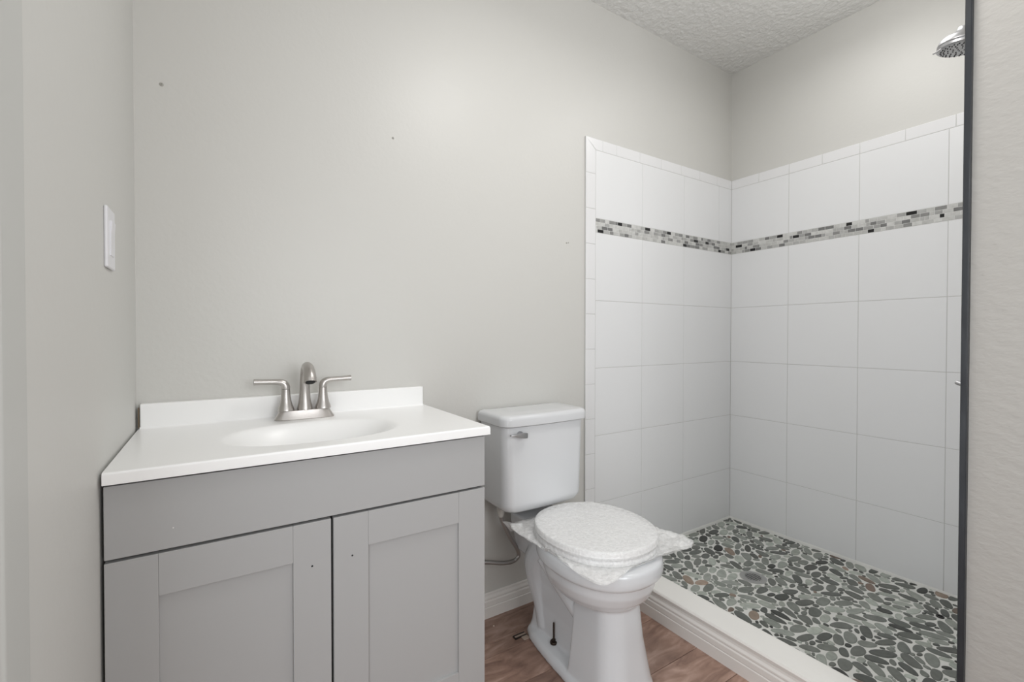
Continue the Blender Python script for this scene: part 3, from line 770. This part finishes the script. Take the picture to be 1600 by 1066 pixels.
# bubble wrap bag round the seat
def wrap():
    rg = random.Random(8); bm = bmesh.new()
    from mathutils import noise as nz
    cx0, cy0 = SXX+.005, SC+.018; hx, hy = .200, .250
    corners = {1: (.225, .268), 2: (.186, .252), 3: (.192, .272), 4: (.232, .262)}
    NT, NR = 300, 60
    def outer(th):
        c, s = math.cos(th), math.sin(th)
        n = 9.0
        r_ = (abs(c/.196)**n + abs(s/.236)**n)**(-1/n)
        x, y = r_*c, r_*s
        # pull the four corners out, pinch the sides
        if x > 0 and y < 0: k = max(0, min(1, (abs(c*s)*2-.55)/.45)); x += .040*k; y -= .016*k
        if x < 0 and y > 0: k = max(0, min(1, (abs(c*s)*2-.6)/.4)); x -= .002*k; y += .0*k
        if x < 0 and y < 0: k = max(0, min(1, (abs(c*s)*2-.6)/.4)); x -= .002*k; y -= .018*k
        return x, y
    def seatr(th):
        c, s = math.cos(th), math.sin(th); n = 2.15
        dx, dy = SXX-cx0, SC-cy0
        r_ = (abs(c/.187)**n+abs(s/.208)**n)**(-1/n)
        return r_*c+dx, r_*s+dy
    for layer in (0, 1):
        rings = []
        for j in range(NR+1):
            q = j/NR; ring = []
            for i in range(NT):
                th = 2*math.pi*i/NT
                ox, oy = outer(th); sx_, sy_ = seatr(th)
                if layer == 0:
                    if q < .42: k = q/.42; x, y = sx_*k*.99, sy_*k*.99; z = .4005
                    elif q < .52: k = (q-.42)/.10; x, y = sx_*(.99+.02*k), sy_*(.99+.02*k); z = .4005-.0165*math.sin(k*math.pi/2)**1.5
                    else: k = (q-.52)/.48; x = sx_*1.01+(ox-sx_*1.01)*k; y = sy_*1.01+(oy-sy_*1.01)*k; z = .384-.018*k**1.3
                    if .52 < q < .66:      # the film hugs the seat plate before it flares out
                        kk = (q-.52)/.14; g0 = 1.012 - .016*math.sin(min(kk*1.6, 1)*math.pi)
                        x, y = sx_*g0, sy_*g0; z = .384-.023*kk
                    elif q >= .66:
                        k = (q-.66)/.34; x = sx_*1.012+(ox-sx_*1.012)*k; y = sy_*1.012+(oy-sy_*1.012)*k; z = .361+.006*k
                    if q > .66:
                        # front left corner droops over the rim
                        if ox < 0 and oy < 0: z -= .014*k**1.5*max(0, min(1, (abs(math.sin(2*th))-.35)/.6))
                        if ox < 0 and oy > 0: z -= .012*k
                else:
                    if q < .52: k = q/.52; x, y = sx_*(.90+.11*k), sy_*(.90+.11*k); z = .3540
                    else: k = (q-.52)/.48; x = sx_*1.01+(ox-sx_*1.01)*k; y = sy_*1.01+(oy-sy_*1.01)*k; z = .3545+.0085*k
                    if q > .52:
                        if ox < 0 and oy < 0: z -= .014*k**1.5*max(0, min(1, (abs(math.sin(2*th))-.35)/.6))
                        if ox < 0 and oy > 0: z -= .012*k
                amp = .0006 if q < .66 else .0006 + .0045*min(1, (q-.66)/.2)
                # the front right corner is badly crumpled
                if ox > 0 and oy < 0 and q > .5: amp += .010*max(0, abs(math.sin(2*th))-.45)*min(1, (q-.5)*4)
                P = V(x*22, y*22, layer*9.1)
                d = nz.noise(P) + .6*nz.noise(P*2.3) + .35*nz.noise(P*5.1)
                z += amp*d*(1 if layer == 0 else .35)
                if q > .6:
                    x += .0016*nz.noise(V(th*9, q*6, 3+layer))*1.5; y += .0016*nz.noise(V(th*9, q*6, 7+layer))*1.5
                if layer == 0 and .42 < q < .62:    # creases round the two plates
                    z += .0010*math.sin(th*70+3*math.sin(th*9))
                y = min(y, -.200-cy0) if abs(x) > .5 else y
                ring.append(V(cx0+x, cy0+y, z))
            rings.append(ring)
        if layer == 0: loft(bm, rings, cap0=False, cap1=False)
        else: loft(bm, rings, cap0=False, cap1=False)
    # loose tail of film hanging at the back left corner
    tl = [(-1.600, -.165, .372), (-1.590, -.205, .372), (-1.575, -.245, .372)]
    rows_ = []
    for k in range(9):
        q = k/8
        rows_.append([V(-1.628+.050*u + .030*q*(1-u) , -.150-.055*u-.012*q, .366-.036*q*(1-.3*u)+.002*math.sin(7*u+5*q)) for u in [m_/8 for m_ in range(9)]])
    loft(bm, rows_, False, False, close=False)
    bmesh.ops.remove_doubles(bm, verts=bm.verts, dist=1e-5)
    return bm
bm = wrap()
obj('bubble_wrap', bm, M_wrap, label='clear bubble wrap bag around the closed toilet seat', cat='bubble wrap', angle=180)

# ------------------------------------------------------------------ water supply hose
t = thing('supply_hose', (-1.56, -.055, .17), 'braided metal water supply hose looping from the toilet tank behind the vanity', 'hose')
bm = bmesh.new()
tube(bm, [(-1.586, -.075, .385), (-1.583, -.072, .345), (-1.567, -.068, .310), (-1.537, -.064, .255), (-1.505, -.060, .205), (-1.4945, -.058, .178), (-1.503, -.057, .163), (-1.530, -.056, .156), (-1.575, -.054, .163), (-1.64, -.05, .182), (-1.75, -.04, .20), (-1.90, -.03, .215)], .0078, N=12, sub=8)
hs = obj('braided_line', bm, M_steel, t)
bm = bmesh.new(); lathe(bm, [(.015, .389), (.016, .384), (.0155, .370), (.013, .366), (.010, .352), (.007, .348)], -1.586, -.075, 12); obj('coupling_nut', bm, mat('white_nut', (.62, .60, .56), .45), t)
# little folded metal clip behind the toilet foot
bm = newbox(-1.575, -1.530, -.150, -.1465, FZ+.0005, FZ+.0045); box(bm, -1.578, -1.530, -.166, -.1625, FZ+.0005, FZ+.0055); box(bm, -1.579, -1.575, -.166, -.1465, FZ+.0005, FZ+.004)
obj('metal_clip', bm, mat('clip_dark', (.05, .04, .035), .35, .6), label='small dark metal clip on the floor behind the toilet foot', cat='clip')
bm = newbox(-1.578, -1.528, -.163, -.150, FZ+.0005, FZ+.003, bev=.001); box(bm, -1.555, -1.530, -.186, -.166, FZ+.0005, FZ+.004, bev=.001)
obj('wooden_shim', bm, mat('shim', (.42, .33, .27), .7), label='pale thin shim poking out from under the toilet foot', cat='shim')
bm = bmesh.new(); lathe(bm, [(.0025, FZ), (.003, FZ+.0015), (.001, FZ+.003)], -1.605, -.055, 7)
obj('debris_crumb', bm, mat('crumb', (.8, .7, .6), .7), label='tiny pale crumb on the brown floor below the baseboard', cat='crumb')

t = thing('shower_fill_fixture', (-.50, -.86, CZ-.06), 'made-up small white lamp base above the shower, out of view', 'ceiling lamp')  # unseen fixture, made up to go with the added shower fill
bm = bmesh.new(); lathe(bm, [(.11, CZ-.001), (.115, CZ-.02), (.11, CZ-.035), (.08, CZ-.04)], -.50, -.86, 40); obj('lamp_base', bm, M_lamp, t)
# ------------------------------------------------------------------ ceiling lamp that lights the room
t = thing('ceiling_lamp', (-1.45, -.90, CZ-.11), 'round white flush ceiling lamp near the middle of the bathroom', 'ceiling lamp')
bm = bmesh.new(); lathe(bm, [(.16, CZ-.001), (.165, CZ-.03), (.16, CZ-.05), (.12, CZ-.055)], -1.45, -.90, 40); obj('lamp_base', bm, M_lamp, t)
